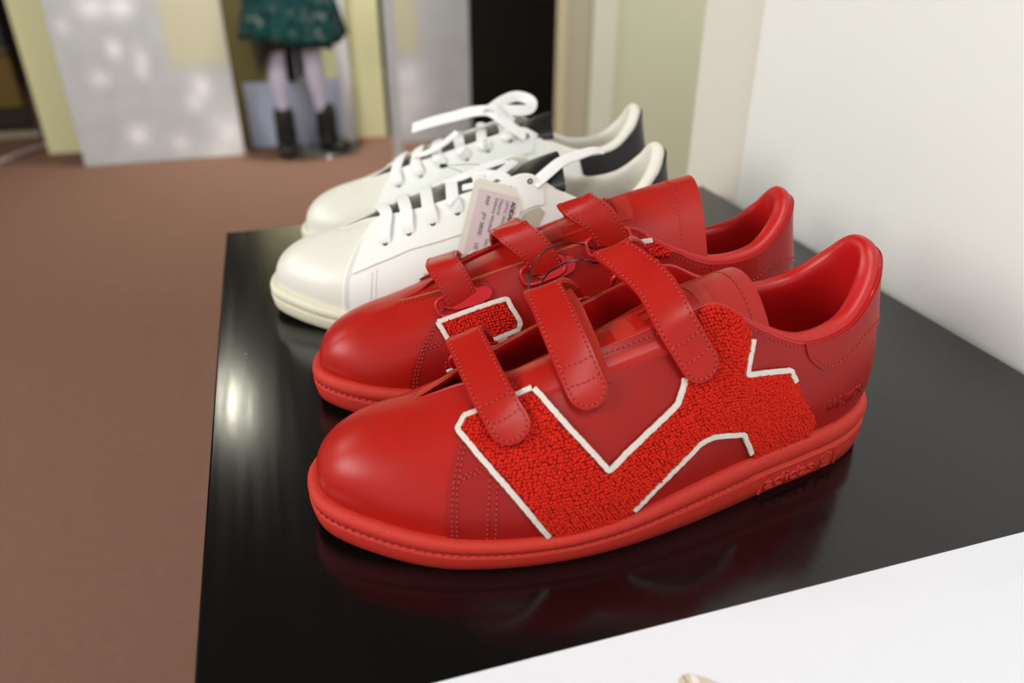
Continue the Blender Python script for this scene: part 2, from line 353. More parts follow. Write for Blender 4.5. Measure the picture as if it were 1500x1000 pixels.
STRAPS={ # left/right edge points of each strap: fold at the ring, crest, then down the lateral side
 1:[((0.079, 0.0315, 0.0625), (0.0985, 0.029, 0.068)), ((0.075, 0.0275, 0.074), (0.093, 0.0255, 0.0795)), ((0.0705, 0.019, 0.0805), (0.0867, 0.019, 0.085)), ((0.0707, 0.006, 0.0785), (0.0865, 0.006, 0.0822)), ((0.0715, -0.008, 0.0742), (0.0871, -0.008, 0.0783)), ((0.0731, -0.02, 0.0677), (0.0888, -0.019, 0.0745)), ((0.0747, -0.0304, 0.0618), (0.0916, -0.026, 0.0704)), ((0.079, -0.0382, 0.0545), (0.0945, -0.035, 0.063))],
 2:[((0.1262, 0.03, 0.0785), (0.146, 0.0285, 0.085)), ((0.119, 0.0275, 0.0905), (0.138, 0.026, 0.096)), ((0.1083, 0.0195, 0.099), (0.1255, 0.019, 0.1028)), ((0.1079, 0.008, 0.0962), (0.1246, 0.008, 0.1015)), ((0.1075, -0.004, 0.0915), (0.1234, -0.004, 0.0992)), ((0.1081, -0.0196, 0.0815), (0.1249, -0.018, 0.0908)), ((0.1098, -0.0324, 0.0723), (0.127, -0.0299, 0.0796)), ((0.1133, -0.0385, 0.0661), (0.1292, -0.036, 0.0731))],
 3:[((0.1615, 0.03, 0.0935), (0.1825, 0.029, 0.1)), ((0.154, 0.0275, 0.106), (0.173, 0.027, 0.112)), ((0.143, 0.0205, 0.1135), (0.1597, 0.02, 0.1175)), ((0.148, 0.006, 0.109), (0.164, 0.006, 0.1155)), ((0.1520, -0.009, 0.1035), (0.1680, -0.009, 0.1110)), ((0.154, -0.0258, 0.093), (0.1695, -0.026, 0.1015)), ((0.161, -0.0357, 0.0787), (0.1774, -0.034, 0.0859)), ((0.1657, -0.0401, 0.0708), (0.1811, -0.0376, 0.0769))]}
def build_straps(parent):
    for k,st in STRAPS.items():
        A=np.array(st); Cc=(A[:,0]+A[:,1])/2; Sd=nrm(A[:,1]-A[:,0])
        # the band doubles back under itself at the ring
        u0=Cc[0]+np.array([-.001,-.0045,.006]); u1=Cc[0]+np.array([.0005,-.0006,-.0035]); 
        C=np.vstack([u1,Cc]); SS=np.vstack([Sd[:1],Sd])
        t=np.linspace(0,len(C)-1,90); P=cr(C,t); Q=nrm(cr(SS,t)); T=nrm(np.gradient(P,axis=0)); N=nrm(np.cross(T,Q))
        hw=.0091
        s=ribbon('strap',P,N,hw,.0020,RED,parent,round_end=.0085,camber=.20,nw=9)
        ribbon('strap_lining',(P-N*.0016)[20:],N[20:],hw*.96,.0012,VEL,s,round_end=.0085,nw=7)
        # edge stitching, tip arc and two cross rows
        Nn=N; Sx=nrm(np.cross(Nn,T)); d=np.r_[0,np.cumsum(np.linalg.norm(np.diff(P,axis=0),axis=1))]; L=d[-1]
        def at(dist,off):
            f=lambda X:np.stack([np.interp(dist,d,X[:,j]) for j in range(3)],-1); return f(P)+f(Sx)*off[...,None]+f(Nn)*(.0010+.00012)-f(Nn)*(.0004*(off[...,None]/hw)**2),f(Nn)
        e=hw-.0017; rr=.0085; runs=[]
        ds=np.arange(d[3],L-rr,.001); arc=np.radians(np.linspace(90,-90,40))
        lft=at(ds,np.full(len(ds),e)); rgt=at(ds[::-1],np.full(len(ds),-e)); ar=at(L-rr+np.cos(arc)*(rr-.0017),np.sin(arc)*e)
        runs.append((np.vstack([lft[0],ar[0],rgt[0]]),np.vstack([lft[1],ar[1],rgt[1]])))
        for back in (.0125,.0215):
            o=np.linspace(-e,e,18); runs.append(at(np.full(18,L-back)+ .0010*(1-(o/e)**2),o))
        stitches('stitching',runs,s,length=.0017,gap=.0008,r=.0003)
        # the under layer that stays sewn to the lateral side
        sh={1:.0006,2:.0042,3:.0008}[k]; i0=40; i1={1:72,2:80,3:70}[k]
        Pb=(P-N*.0038)[i0:i1]; ribbon('strap_base',Pb,N[i0:i1],hw*.95,.0016,VEL,parent,shift=-sh if np.cross(N[30],T[30])[0]>0 and False else (sh if Sx[30][0]>0 else -sh),nw=5)
        # plastic ring at the fold and the leather tab that holds it
        c=Cc[0]+np.array([0,.0002,-.0004]); ax=Sd[0]; up=nrm(np.array([0,-.35,.9])); up=nrm(up-ax*(up@ax)); pts=[]
        for an in np.linspace(0,2*math.pi,33):
            ca,sa=math.cos(an),math.sin(an); pts.append(c-ax*.0022+ax*.0124*math.copysign(abs(ca)**.55,ca)+up*.0056*math.copysign(abs(sa)**.55,sa)+np.cross(ax,up)*0)
        tube('ring',pts,.00115,PLAS,parent,closed=True,smooth=False)
def offpoly(cu,cv,w,h,n=20,sl=0.):
    return [(cu+w*math.copysign(abs(math.cos(a))**.6,math.cos(a))+sl*h*math.sin(a),cv+h*math.copysign(abs(math.sin(a))**.6,math.sin(a))) for a in np.linspace(0,2*math.pi,n,endpoint=False)]
SEAML=[(-.2225,0),(-.2215,.2),(-.2204,.4025),(-.2244,.6289),(-.2305,.75),(-.236,.86),(-.243,1.0)]
SEAMM=[(.2345,0),(.2365,.36),(.2440,.65),(.2500,.767),(.270,.83),(.310,.875),(.330,.93),(.340,1.0)]
def seam_panel(seam,sgn,end=1.0):
    s=resample(np.array(seam)*[.33,.075],.003,True)/[.33,.075]; s[:,1]=np.clip(s[:,1],0,1); return [tuple(p) for p in s]+[(sgn*end,1.0),(sgn*end,0.)]
def build_red(pose,label,side_text):
    ox,oy,th,m,sc=pose; MIR[0]=m; R=empty('sneaker',(ox,oy,TZ),math.radians(th),sc); tag(R,label,'shoe','red strap sneakers of one pair')
    build_upper(R,RED); I=build_lining(R,REDL); build_insole(R,I,REDL); so=build_sole(R,REDS,[THREAD,HOLE])
    if m>0: rows=[(.046,.002,.0545,.008,.0552,.014,.0545),(.066,-.004,.0590,.005,.0618,.012,.0595),(.085,-.016,.0640,-.005,.0685,.011,.0640),(.10,-.024,.0700,-.010,.0765,.008,.0650),(.14,-.027,.0815,-.010,.0890,.012,.0765),(.18,-.029,.0900,-.006,.1010,.020,.0870),(.211,-.0275,.0850,-.004,.1035,.0225,.0930)]
    else: rows=[(.046,.002,.0545,.008,.0552,.014,.0545),(.066,-.004,.0590,.005,.0620,.014,.0600),(.085,-.012,.0640,.002,.0695,.018,.0655),(.10,-.016,.0700,.004,.0765,.0215,.0710),(.14,-.021,.0840,.002,.0915,.0235,.0820),(.18,-.026,.1005,0,.1060,.027,.0890),(.228,-.030,.1110,-.006,.1170,.029,.0800)]
    tg,surf=build_tongue(R,rows,RED,True)
    # gold-brown print frame on the tongue
    def quad(s0,s1,t0,t1):
        V=[]; n=6
        for a in np.linspace(s0,s1,n):
            for c in np.linspace(t0,t1,n): V.append(surf(np.array(a),np.array(c),.00035))
        mk('print_mark',V,gridf(n,n),PRINT,tg)
    for s0,s1,t0,t1 in ((.66,.70,-.55,.45),(.66,.86,-.55,-.45),(.66,.86,.35,.45),(.83,.86,-.55,.45),(.72,.81,-.3,-.12),(.72,.81,.0,.15),(.40,.44,-.6,.5)): quad(s0,s1,t0,t1)
    for seam,sgn in ((SEAML,-1),(SEAMM,1)):
        q=patch('quarter_panel',seam_panel(seam,sgn),REDP,R,off=.0010,g=.004)
        du=sgn*.0065; runs=[uvline([(a+du*k,b) for a,b in seam[:(6 if sgn<0 else 7)]],off=.00115,smooth=True) for k in (1.0,1.75)]
        if sgn<0:
            runs+=[uvline([(-.2265-.004*k,.40+.02*k),(-.2465,.4465+.012*k),(-.2745,.50+.012*k)],off=.00115) for k in (-.6,1.4)]
            runs+=[uvline([(-.2660-.009*k,.02),(-.2670-.009*k,.22),(-.2690-.009*k,.44)],off=.00115) for k in (0,1)]
            runs+=[uvline([(-.30,.955),(-.40,.965),(-.50,.965),(-.56,.97)],off=.00115)]
        else:
            runs+=[uvline([(.2405,.4025+.02*k),(.2766,.4403+.02*k)],off=.00115) for k in (0,1.6)]
            runs+=[uvline([(.06,.965),(.2,.965),(.34,.965),(.45,.965),(.56,.965)],off=.0004),uvline([(.29,.02),(.285,.3)],off=.00115)]
        runs+=[uvline([(sgn*.62,.965),(sgn*.70,.95),(sgn*.78,.95),(sgn*.84,.955)],off=.00115)]
        stitches('stitching',runs,q,length=.0016,gap=.0009,r=.00028)
    # collar tab seam and heel tab
    ht=[(-.7114,1.0),(-.7160,.86),(-.7234,.79),(-.735,.715),(-.7480,.69),(-.7615,.7107),(-.8136,.775),(-.87,.68),(-.93,.56),(-1.0,.53),(-1.07,.56),(-1.13,.68),(-1.1864,.775),(-1.2385,.7107),(-1.252,.69),(-1.265,.715),(-1.2766,.79),(-1.284,.86),(-1.2886,1.0)]
    h=patch('heel_tab',ht,REDP,R,off=.0020,g=.004)
    ins=[(a+(.005 if a>-1 else -.005)*(-1 if a>-1 else -1)*(1 if abs(a+1)>.2 else 0),b+.035) for a,b in ht[1:-1]]
    stitches('stitching',[uvline(ins,off=.00215)],h,length=.0016,gap=.0009,r=.00028)
    um=np.linspace(.004,.55,90); tube('cut_edge',SN(um,np.full(90,.998),.0003),.00085,RAW,R,n=6,smooth=False)
    # piping round the collar
    uu=np.concatenate([np.linspace(-.60,-1,60),np.linspace(1,.60,60)[1:]]); P=SN(uu,np.full(len(uu),.995),.0004); tube('collar_piping',P,.0009,REDL,R,n=6,smooth=False)
    left=[(-.2305,.7799),(-.2265,.7421),(-.2225,.7060),(-.2465,.5975),(-.2665,.4969),(-.2846,.3899),(-.3006,.2767),(-.3146,.1635),(-.3307,.0250)]
    top1=[(-.2305,.7799),(-.2585,.8176),(-.2846,.8553),(-.3100,.8800),(-.3260,.9000)]
    vee=[(-.3287,.8931),(-.3447,.7484),(-.3607,.6164),(-.3788,.4843),(-.3988,.3459),(-.4208,.4088),(-.4429,.4654),(-.4649,.5157),(-.4890,.5723),(-.4930,.6038),(-.4970,.6352),(-.5010,.6604),(-.5030,.6918)]
    rgt=[(-.6273,.8994),(-.6212,.8113),(-.6132,.7233),(-.6072,.6415),(-.6353,.6750),(-.6593,.7044),(-.6834,.7358),(-.6860,.6855),(-.6894,.6352)]
    rgt2=[(-.6894,.6352),(-.6914,.5786),(-.6974,.4654),(-.7054,.3396),(-.7154,.2013)]
    bot=[(-.6152,.0700),(-.6072,.1509),(-.6012,.2013),(-.5972,.2453),(-.5792,.2642),(-.5611,.2830),(-.5431,.3020),(-.5310,.3020),(-.5190,.2956),(-.4870,.2138),(-.4589,.1384),(-.4329,.0440)]
    out=left[::-1]+top1[1:]+vee+[(-.515,.76),(-.530,.90),(-.5431,1.0),(-.5711,1.0),(-.600,1.0),(-.620,.985)]+rgt+rgt2[1:]+[(-.7150,.015),(-.625,.010)]+bot+[(-.42,.010),(-.37,.010)]
    terry('terry_patch',out,R,-1,[left+[],top1,vee,rgt,bot],keep=rgt2)
    md=[(.2565,.6667),(.2966,.6981),(.3307,.7080),(.3667,.7170),(.3727,.6415),(.3808,.5723),(.3888,.4950),(.3868,.4400),(.3627,.4088),(.3407,.3836),(.3206,.3585),(.2946,.3700),(.2826,.4780),(.2705,.5723)]
    terry('terry_patch',md,R,1,[md+[md[0]]],tw=.0027)
    if m<0: terry('terry_patch',[(.575,.86),(.5872,.93),(.612,.995),(.6473,.995),(.6493,.9623),(.6273,.8994),(.60,.86)],R,1,[[(.5700,.86),(.5872,.93),(.612,.99)]],tw=.0026)
    build_straps(R)
    for pl in ([(.262,.88),(.262,.80),(.290,.745),(.325,.735),(.342,.76),(.346,.82),(.338,.88),(.30,.90)],[(.405,.93),(.408,.86),(.425,.81),(.455,.80),(.470,.83),(.472,.90),(.465,.94),(.43,.95)],[(.512,.96),(.514,.90),(.530,.86),(.565,.855),(.585,.88),(.588,.94),(.580,.975),(.54,.98)]):
        patch('ring_tab',pl,PLAS,R,off=.0030,g=.003)
    if side_text:
        # lettering in relief on the sole wall, inside a thin frame
        ua,ub=-.6350,-.7740; du=ub-ua
        V,F=text_mesh('adidas',1.,.012); x0,x1=V[:,0].min(),V[:,0].max(); hh=.74
        def fn(xy,h,sx=lambda x:x):
            xy=np.asarray(xy); u=ua+du*(.06+.60*(xy[:,0]-x0)/(x1-x0)); t=.16+.30*(xy[:,1]/hh); return wall(u,t,h+.0006)
        Vv,Ff=raised(V,F,fn,.00070,-.0008); Vs=[Vv]; Fs=list(Ff); b=len(Vv)
        def strip(pts,w,asp=1.):
            nonlocal b
            p=resample(np.array(pts,float),.02); T=nrm(np.gradient(p,axis=0)); n=np.stack([-T[:,1],T[:,0]],1)*w; n[:,0]*=.28
            q=np.vstack([p+n,p-n]); k=len(p); f=[(i,i+k,i+k+1,i+1) for i in range(k-1)]
            fw=lambda xy,h:wall(ua+du*xy[:,0],.09+.43*xy[:,1],h+.0004); vv,ff=raised(np.c_[q,np.zeros(len(q))],f,fw,.00060,-.0008)
            Vs.append(vv); Fs.extend([tuple(i+b for i in g) for g in ff]); b+=len(vv)
        strip([(0,0),(.045,1.0),(.95,1.0),(1.0,0)],.035); 
        for ang,ln in ((-38,.74),(0,.82),(38,.74)):     # trefoil leaves and its bars
            a=math.radians(ang); c=(.84,.34); lp=[]
            for q in np.linspace(0,2*math.pi,24):
                r_=ln*.36*(1-math.cos(q))/1.0; w_=.17*math.sin(q)
                dx=math.sin(a)*r_+math.cos(a)*w_; dy=math.cos(a)*r_-math.sin(a)*w_; lp.append((c[0]+dx*.18,c[1]+dy*.85))
            strip(lp,.045)
        for y in (.14,.26,.38): strip([(.79,y),(.90,y)],.028)
        o=mk('sole_lettering',np.vstack(Vs),Fs,REDS,so); fixn(o)
        V,F=text_mesh('RAF SIMONS',1.,.01); x0,x1=V[:,0].min(),V[:,0].max()
        fn=lambda xy,h:SN(-.742-.085*(xy[:,0]-x0)/(x1-x0),.235+.13*xy[:,1]/.74,h)
        Vv,Ff=raised(V,F,fn,.00145,.0006); o=mk('heel_lettering',Vv,Ff,REDP,R); fixn(o)
    MIR[0]=1; return R
build_red((-.0095,.282,1.75,1,1.),'red leather strap sneaker nearest the white sheet, big white-edged terry patch on its side',True)
build_red((.0025,.421,-10.5,-1,1.),'red leather strap sneaker standing between the other red one and the white lace-ups',False)
# ---- white pair
EYL=[(-.2946,.686),(-.3387,.748),(-.3808,.799),(-.4248,.843),(-.478,.878),(-.528,.925),(-.5731,.955)]
EYM=[(.2846,.748),(.3347,.785),(.3828,.83),(.4349,.855),(.481,.887),(.5391,.912),(.585,.945)]
def lace(name,pts,N,parent,hw=.0043,th=.0013):
    P=cr(np.array(pts,float),np.linspace(0,len(pts)-1,len(pts)*8)); NN=nrm(cr(np.array(N,float),np.linspace(0,len(N)-1,len(P)))); T=nrm(np.gradient(P,axis=0)); NN=nrm(NN-T*(NN*T).sum(1,keepdims=True))
    return ribbon(name,P,NN,hw,th,LACE,parent,camber=.3,nw=5)
def build_white(pose,label):
    ox,oy,th,m,sc=pose; MIR[0]=m; R=empty('sneaker',(ox,oy,TZ),math.radians(th),sc); tag(R,label,'shoe','white lace-up sneakers of one pair')
    build_upper(R,WHP); I=build_lining(R,WHL); build_insole(R,I,WHL); build_sole(R,WHS,[WTHR,WHOLE])
    q=.004 if m<0 else 0.; rows=[(.074,-.005,.0600-q,.005,.0615-q,.014,.0600-q),(.10,-.015,.0620-q,.003,.0655-q,.020,.0620-q),(.14,-.020,.0700-q,.002,.0760-q,.0235,.0700-q),(.170,-.024,.0800,0,.0870,.025,.0820),(.188,-.025,.0900,0,.1010,.027,.0930),(.208,-.026,.0925,0,.1085,.028,.0960)]
    build_tongue(R,rows,BLK)
    MIR[0]=m
    for seam,sgn in ((SEAML,-1),(SEAMM[:4]+[(.255,.88),(.26,1.)],1)):
        q=patch('quarter_panel',seam_panel(seam,sgn),WHT,R,off=.0009,g=.004)
        st=patch('eyestay',[(sgn*.236,.40),(sgn*.28,.50),(sgn*.3387,.60),(sgn*.4349,.66),(sgn*.53,.70),(sgn*.60,.80),(sgn*.605,1.),(sgn*.26,1.),(sgn*.240,.80)],WHT,R,off=.0019,g=.004)
        runs=[uvline([(a+sgn*.0065*k,b) for a,b in seam[:5]],off=.00105,smooth=True) for k in (1,1.75)]+[uvline([(sgn*.275,.02),(sgn*.275,.42)],off=.00105),uvline([(sgn*.283,.02),(sgn*.283,.45)],off=.00105)]
        stitches('stitching',runs,q,[WTHR,WHOLE],length=.0015,gap=.001,r=.00026)
    # black collar band round the heel, white below
    hb=[(-.71,1.0),(-.715,.70),(-.76,.66),(-.82,.58),(-.88,.45),(-.93,.34),(-1.,.30),(-1.07,.34),(-1.12,.45),(-1.18,.58),(-1.24,.66),(-1.285,.70),(-1.29,1.0)]
    patch('heel_tab',hb,BLK,R,off=.0019,g=.004)
    if m>0:
        patch('side_patch',[(-.500,.42),(-.515,.566),(-.555,.715),(-.5900,.77),(-.6012,.74),(-.585,.62),(-.5451,.46),(-.52,.38)],GREYP,R,off=.0013,g=.003)
    for i,(l,r) in enumerate(zip(EYL,EYM)):
        for (u,v),sgn in ((l,-1),(r,1)):
            c=SN(np.array([u]),np.array([v]),.0021)[0]; n=nrm(SN(np.array([u]),np.array([v]),.012)[0]-c); a=nrm(np.cross(n,[1,0,0])); b=np.cross(n,a)
            tube('eyelet',[c+a*.0013*math.cos(q)+b*.0013*math.sin(q) for q in np.linspace(0,2*math.pi,13)],.0006,EYE,R,n=5,closed=True,smooth=False)
        nb=(4 if m>0 else 6)
        if i<nb or (m>0 and i==4):
            def pn(u,v,o): p=SN(np.array([u]),np.array([v]),o)[0]; return p,nrm(SN(np.array([u]),np.array([v]),o+.01)[0]-p)
            l=(l[0],l[1]); A=[pn(l[0],l[1]-.0,.0020),pn(l[0]+.002,l[1]+.08,.0040),pn(l[0]+.005,.97,.0036)]; B=[pn(r[0]-.01,.97,.0036),pn(r[0]-.004,r[1]+.06,.0040),pn(r[0],r[1],.0020)]
            mid=(A[2][0]+B[0][0])/2+[0,0,.0025]; pts=[p for p,_ in A]+[mid]+[p for p,_ in B]; nn=[q for _,q in A]+[np.array([-.3,0,1.])]+[q for _,q in B]
            lace('lace',pts,nn,R)
    if m>0:   # untied: one end runs back over the tongue, the rest lies bunched on the throat
        lace('lace',[(.186,-.0265,.0955),(.195,-.022,.1010),(.207,-.012,.1060),(.219,-.004,.1075),(.232,.004,.1085),(.240,.008,.1075)],[(0,-.6,1)]*2+[(0,-.5,1)]*2+[(0,-.35,1)]*2,R)
        lace('lace',[(.135,.020,.0880),(.147,.012,.0930),(.158,.004,.0955),(.168,-.004,.0955),(.172,-.012,.0930)],[(0,-.4,1)]*5,R)
        lace('lace',[(.128,.018,.0870),(.140,.008,.0920),(.156,.016,.0960),(.172,.022,.0985),(.186,.028,.0960)],[(0,-.4,1)]*5,R,hw=.0032)
        lace('lace',[(.140,-.006,.0890),(.155,-.008,.0930),(.170,.004,.0975),(.180,.018,.0990)],[(0,-.4,1)]*4,R,hw=.0032)
    else:     # tied in a bow
        lace('lace',[(.176,.018,.1040),(.160,.010,.1115),(.146,.006,.1110),(.130,.004,.1070),(.112,.000,.1020),(.096,-.006,.0960)],[(0,.6,.8)]*6,R,hw=.0052)
        lace('lace',[(.160,.008,.1130),(.170,-.002,.1170),(.182,-.010,.1190),(.193,-.006,.1160),(.190,.006,.1120),(.176,.010,.1120),(.160,.010,.1120)],[(0,.8,.6)]*7,R,hw=.0046)
        lace('lace',[(.158,.012,.1120),(.164,.020,.1100),(.176,.026,.1020),(.186,.0285,.0955)],[(0,.6,.8)]*4,R)
        lace('lace',[(.152,.004,.1105),(.158,.010,.1155),(.165,.015,.1145),(.168,.020,.1080)],[(-.6,.4,1),(0,.3,1),(.6,.6,.6),(.6,.6,.3)],R,hw=.0046)
        lace('lace',[(.132,.020,.0980),(.120,.024,.0900),(.106,.024,.0830),(.096,.018,.0800)],[(0,.6,.8)]*4,R,hw=.0024)
        lace('lace',[(.180,-.022,.0990),(.170,-.010,.1090),(.158,.004,.1120)],[(0,-.3,1)]*3,R)
    MIR[0]=1; return R
build_white((-.0225,.526,-8.5,1,1.),'white lace-up sneaker with a hang tag against its side, nearer of the white pair')
build_white((.010,.657,-12,-1,1.02),'white lace-up sneaker tied in a bow, farthest back on the black table')
# ---- hang tag, its string and the two black security loops
def tagcard():
    R=empty('hang_tag',(.1098,.4617,.8990)); tag(R,'cream hang tag with printed pink label leaning on the nearer white sneaker','tag')
    o=np.array(R.location); tl,tr,br,bl=[np.array(p)-o for p in ((.1199,.4784,.9518),(.1519,.4736,.9420),(.1276,.4449,.8965),(.0958,.4497,.9005))]
    nn=nrm(np.cross(tr-tl,bl-tl)); nn=nn if nn[1]<0 else -nn
    def pt(a,b,h): return tl+(tr-tl)*a+(bl-tl)*b+(tr-tl+bl-br)*0+nn*h
    def card(name,a0,a1,b0,b1,h0,h1,m,rc=.0):
        pl=[]
        for (ca,cb,s) in ((a0,b0,180),(a1,b0,270),(a1,b1,0),(a0,b1,90)):
            for q in (np.linspace(0,90,5) if rc else [45]):
                an=math.radians(s+q); rx,ry=rc,rc*.6; xx=(a0+rx if ca==a0 else a1-rx)+math.cos(an)*rx*(1 if rc else 0); yy=(b0+ry if cb==b0 else b1-ry)+math.sin(an)*ry*(1 if rc else 0); pl.append((xx,yy))
        n=len(pl); V=[pt(a,b,h1) for a,b in pl]+[pt(a,b,h0) for a,b in pl]
        ob=mk(name,V,[tuple(range(n)),tuple(range(n,2*n))[::-1]]+[(i,(i+1)%n,(i+1)%n+n,i+n) for i in range(n)],m,R,smooth=False); fixn(ob); return ob
    cd=card('card',-.02,1.0,0,1.22,0,.0004,CARD,.10)
    lb=card('label',.10,.93,.10,1.15,.0004,.0006,LABEL)
    w,hh=np.linalg.norm(tr-tl),np.linalg.norm(bl-tl)
    lines=[(.80,.16,'ADIDAS RAF SIMONS',.026,.0006),(.68,.16,'OPTIC WHITE/CORE BLACK',.022,0),(.56,.16,'Material:',.022,0),(.46,.16,'Delivery Window     Oct 1st',.022,0),(.28,.16,'RRP     JPY 38000     USD 430',.025,0)]
    VV=[];FF=[];b=0
    for a,b0,s,sz,bo in lines:
        V,F=text_mesh(s,sz*2.4/10*.62,bo*.3)
        vv=[pt(a+y/w,b0+x/hh,.0008) for x,y,_ in V]; VV+=vv; FF+=[tuple(i+b for i in f) for f in F]; b+=len(V)
    mk('lettering',VV,FF,INK,lb,smooth=False)
    st=[np.array(p)-o for p in ((.1121,.545,.942),(.1198,.53,.9419),(.1301,.515,.9389),(.1498,.505,.9331),(.1634,.5,.9344),(.1659,.497,.94))]
    tube('string',st,.00022,BLACKW,R,n=5)
    st2=[np.array(p)-o for p in ((.1121,.545,.942),(.1302,.535,.9445),(.1403,.525,.9440),(.1483,.510,.9420),(.1440,.490,.9440),(.134,.4785,.9440))]
    tube('string',st2,.00022,BLACKW,R,n=5)
    tube('string_clip',[np.array((.1095,.546,.942))-o,np.array((.1145,.5445,.9422))-o],.0014,BLACKW,R,n=8,smooth=False)
tagcard()
def wire(pts,label):
    o0=np.array(pts[0]); o=tube('security_wire',np.array(pts)-o0,.00042,BLACKW,None,n=6); o.location=o0; tag(o,label,'wire','thin black security wires')
wire([[.1490,.3170,.9430],[.1480,.3155,.9500],[.1425,.3130,.9560],[.1347,.31,.9577],[.1285,.312,.9594],[.1216,.318,.9557],[.1155,.322,.9498],[.1111,.322,.9431],[.1091,.32,.9369]],'thin black wire looped through the ring of the near red sneaker')
wire([[.1600,.368,.9370],[.157,.366,.9408],[.1479,.362,.9462],[.1357,.356,.9502],[.1241,.35,.95],[.1145,.34,.948],[.109,.332,.9427],[.1069,.325,.9349]],'thin black wire arching from the ring of the red sneaker behind')
# ---------------------------------------------------------------- table, sheet
def box(name,x0,x1,y0,y1,z0,z1,m,parent=None,bev=0.):
    bm=bmesh.new(); bmesh.ops.create_cube(bm,size=1)
    for v in bm.verts: v.co=Vector((x0+(x1-x0)*(v.co.x+.5),y0+(y1-y0)*(v.co.y+.5),z0+(z1-z0)*(v.co.z+.5)))
    if bev: bmesh.ops.bevel(bm,geom=list(bm.edges),offset=bev,segments=2,affect='EDGES',profile=.6)
    me=bpy.data.meshes.new(name); bm.to_mesh(me); bm.free(); me.materials.append(m); return link(bpy.data.objects.new(name,me),parent)
def gloss_black():
    m=mat('black_lacquer',rgb(9,9,9),.16); N=m.node_tree.nodes; L=m.node_tree.links; b=N['Principled BSDF']
    tc=N.new('ShaderNodeTexCoord'); mp=N.new('ShaderNodeMapping'); mp.inputs['Scale'].default_value=(240,6,1); L.new(tc.outputs['Object'],mp.inputs[0])
    n=N.new('ShaderNodeTexNoise'); n.inputs['Scale'].default_value=1; n.inputs['Detail'].default_value=5; L.new(mp.outputs[0],n.inputs[0])
    r=N.new('ShaderNodeMapRange'); r.inputs[1].default_value=.35; r.inputs[2].default_value=.75; r.inputs[3].default_value=.14; r.inputs[4].default_value=.20; L.new(n.outputs['Fac'],r.inputs[0]); L.new(r.outputs[0],b.inputs['Roughness'])
    # dust specks
    v=N.new('ShaderNodeTexVoronoi'); v.inputs['Scale'].default_value=75; L.new(tc.outputs['Object'],v.inputs[0])
    c=N.new('ShaderNodeMath'); c.operation='LESS_THAN'; c.inputs[1].default_value=.032; L.new(v.outputs['Distance'],c.inputs[0])
    sp=N.new('ShaderNodeSeparateColor'); L.new(v.outputs['Color'],sp.inputs[0]); g=N.new('ShaderNodeMath'); g.operation='GREATER_THAN'; g.inputs[1].default_value=.86; L.new(sp.outputs[0],g.inputs[0])
    mu=N.new('ShaderNodeMath'); mu.operation='MULTIPLY'; L.new(c.outputs[0],mu.inputs[0]); L.new(g.outputs[0],mu.inputs[1])
    mx=N.new('ShaderNodeMix'); mx.data_type='RGBA'; mx.inputs[6].default_value=rgb(9,9,9); mx.inputs[7].default_value=rgb(150,150,140); L.new(mu.outputs[0],mx.inputs[0]); L.new(mx.outputs[2],b.inputs['Base Color'])
    return m
GB=gloss_black()
T=empty('display_table',(.184,.32,0)); tag(T,'glossy black display table carrying the four sneakers','table')
def loc(o,p): o.location=tuple(-c for c in p); return o
def kid(name,*a,**k): o=box(name,*a,**k); o.parent=T; o.location=(-.184,-.32,0); return o
kid('table_top',-.0595,.4275,-.06,.708,TZ-.03,TZ,GB,bev=.0012)
kid('cabinet_body',-.0525,.4205,-.053,.701,0.06,TZ-.03,GB,bev=.001); kid('plinth',-.035,.405,-.035,.685,.001,.06,GB)
PAPER=mat('white_paper',rgb(235,239,246),.75)
ps=box('printed_sheet',-.02,.4260,-.055,.189,TZ+.0002,TZ+.0008,PAPER,bev=.0001)
tag(ps,'white printed sheet lying on the front of the black table','sheet')
def flat(name,pts,m,parent,z):
    return mk(name,[(x,y,z) for x,y in pts],[tuple(range(len(pts)))],m,parent,smooth=False)
c=(.1247,.1480)
pr=flat('printed_picture',[(0.1125,0.1282),(0.1120,0.1482),(0.1125,0.1582),(0.1142,0.1637),(0.1170,0.1654),(0.1195,0.1654),(0.1215,0.1642),(0.1250,0.1617),(0.1310,0.1552),(0.1390,0.1432),(0.1430,0.1282)],mat('print_beige',rgb(214,204,180),.75),ps,TZ+.00095)
fixn(pr)
fixn(flat('printed_picture',[(0.1165,0.1282),(0.1167,0.1649),(0.1172,0.1651),(0.1173,0.1282)],mat('print_brown',rgb(150,132,100),.75),ps,TZ+.00105))
fixn(flat('printed_picture',[(0.1192,0.1282),(0.1182,0.1592),(0.1198,0.1650),(0.1217,0.1634),(0.1208,0.1482),(0.1215,0.1282)],mat('print_pale',rgb(240,236,226),.75),ps,TZ+.00105))
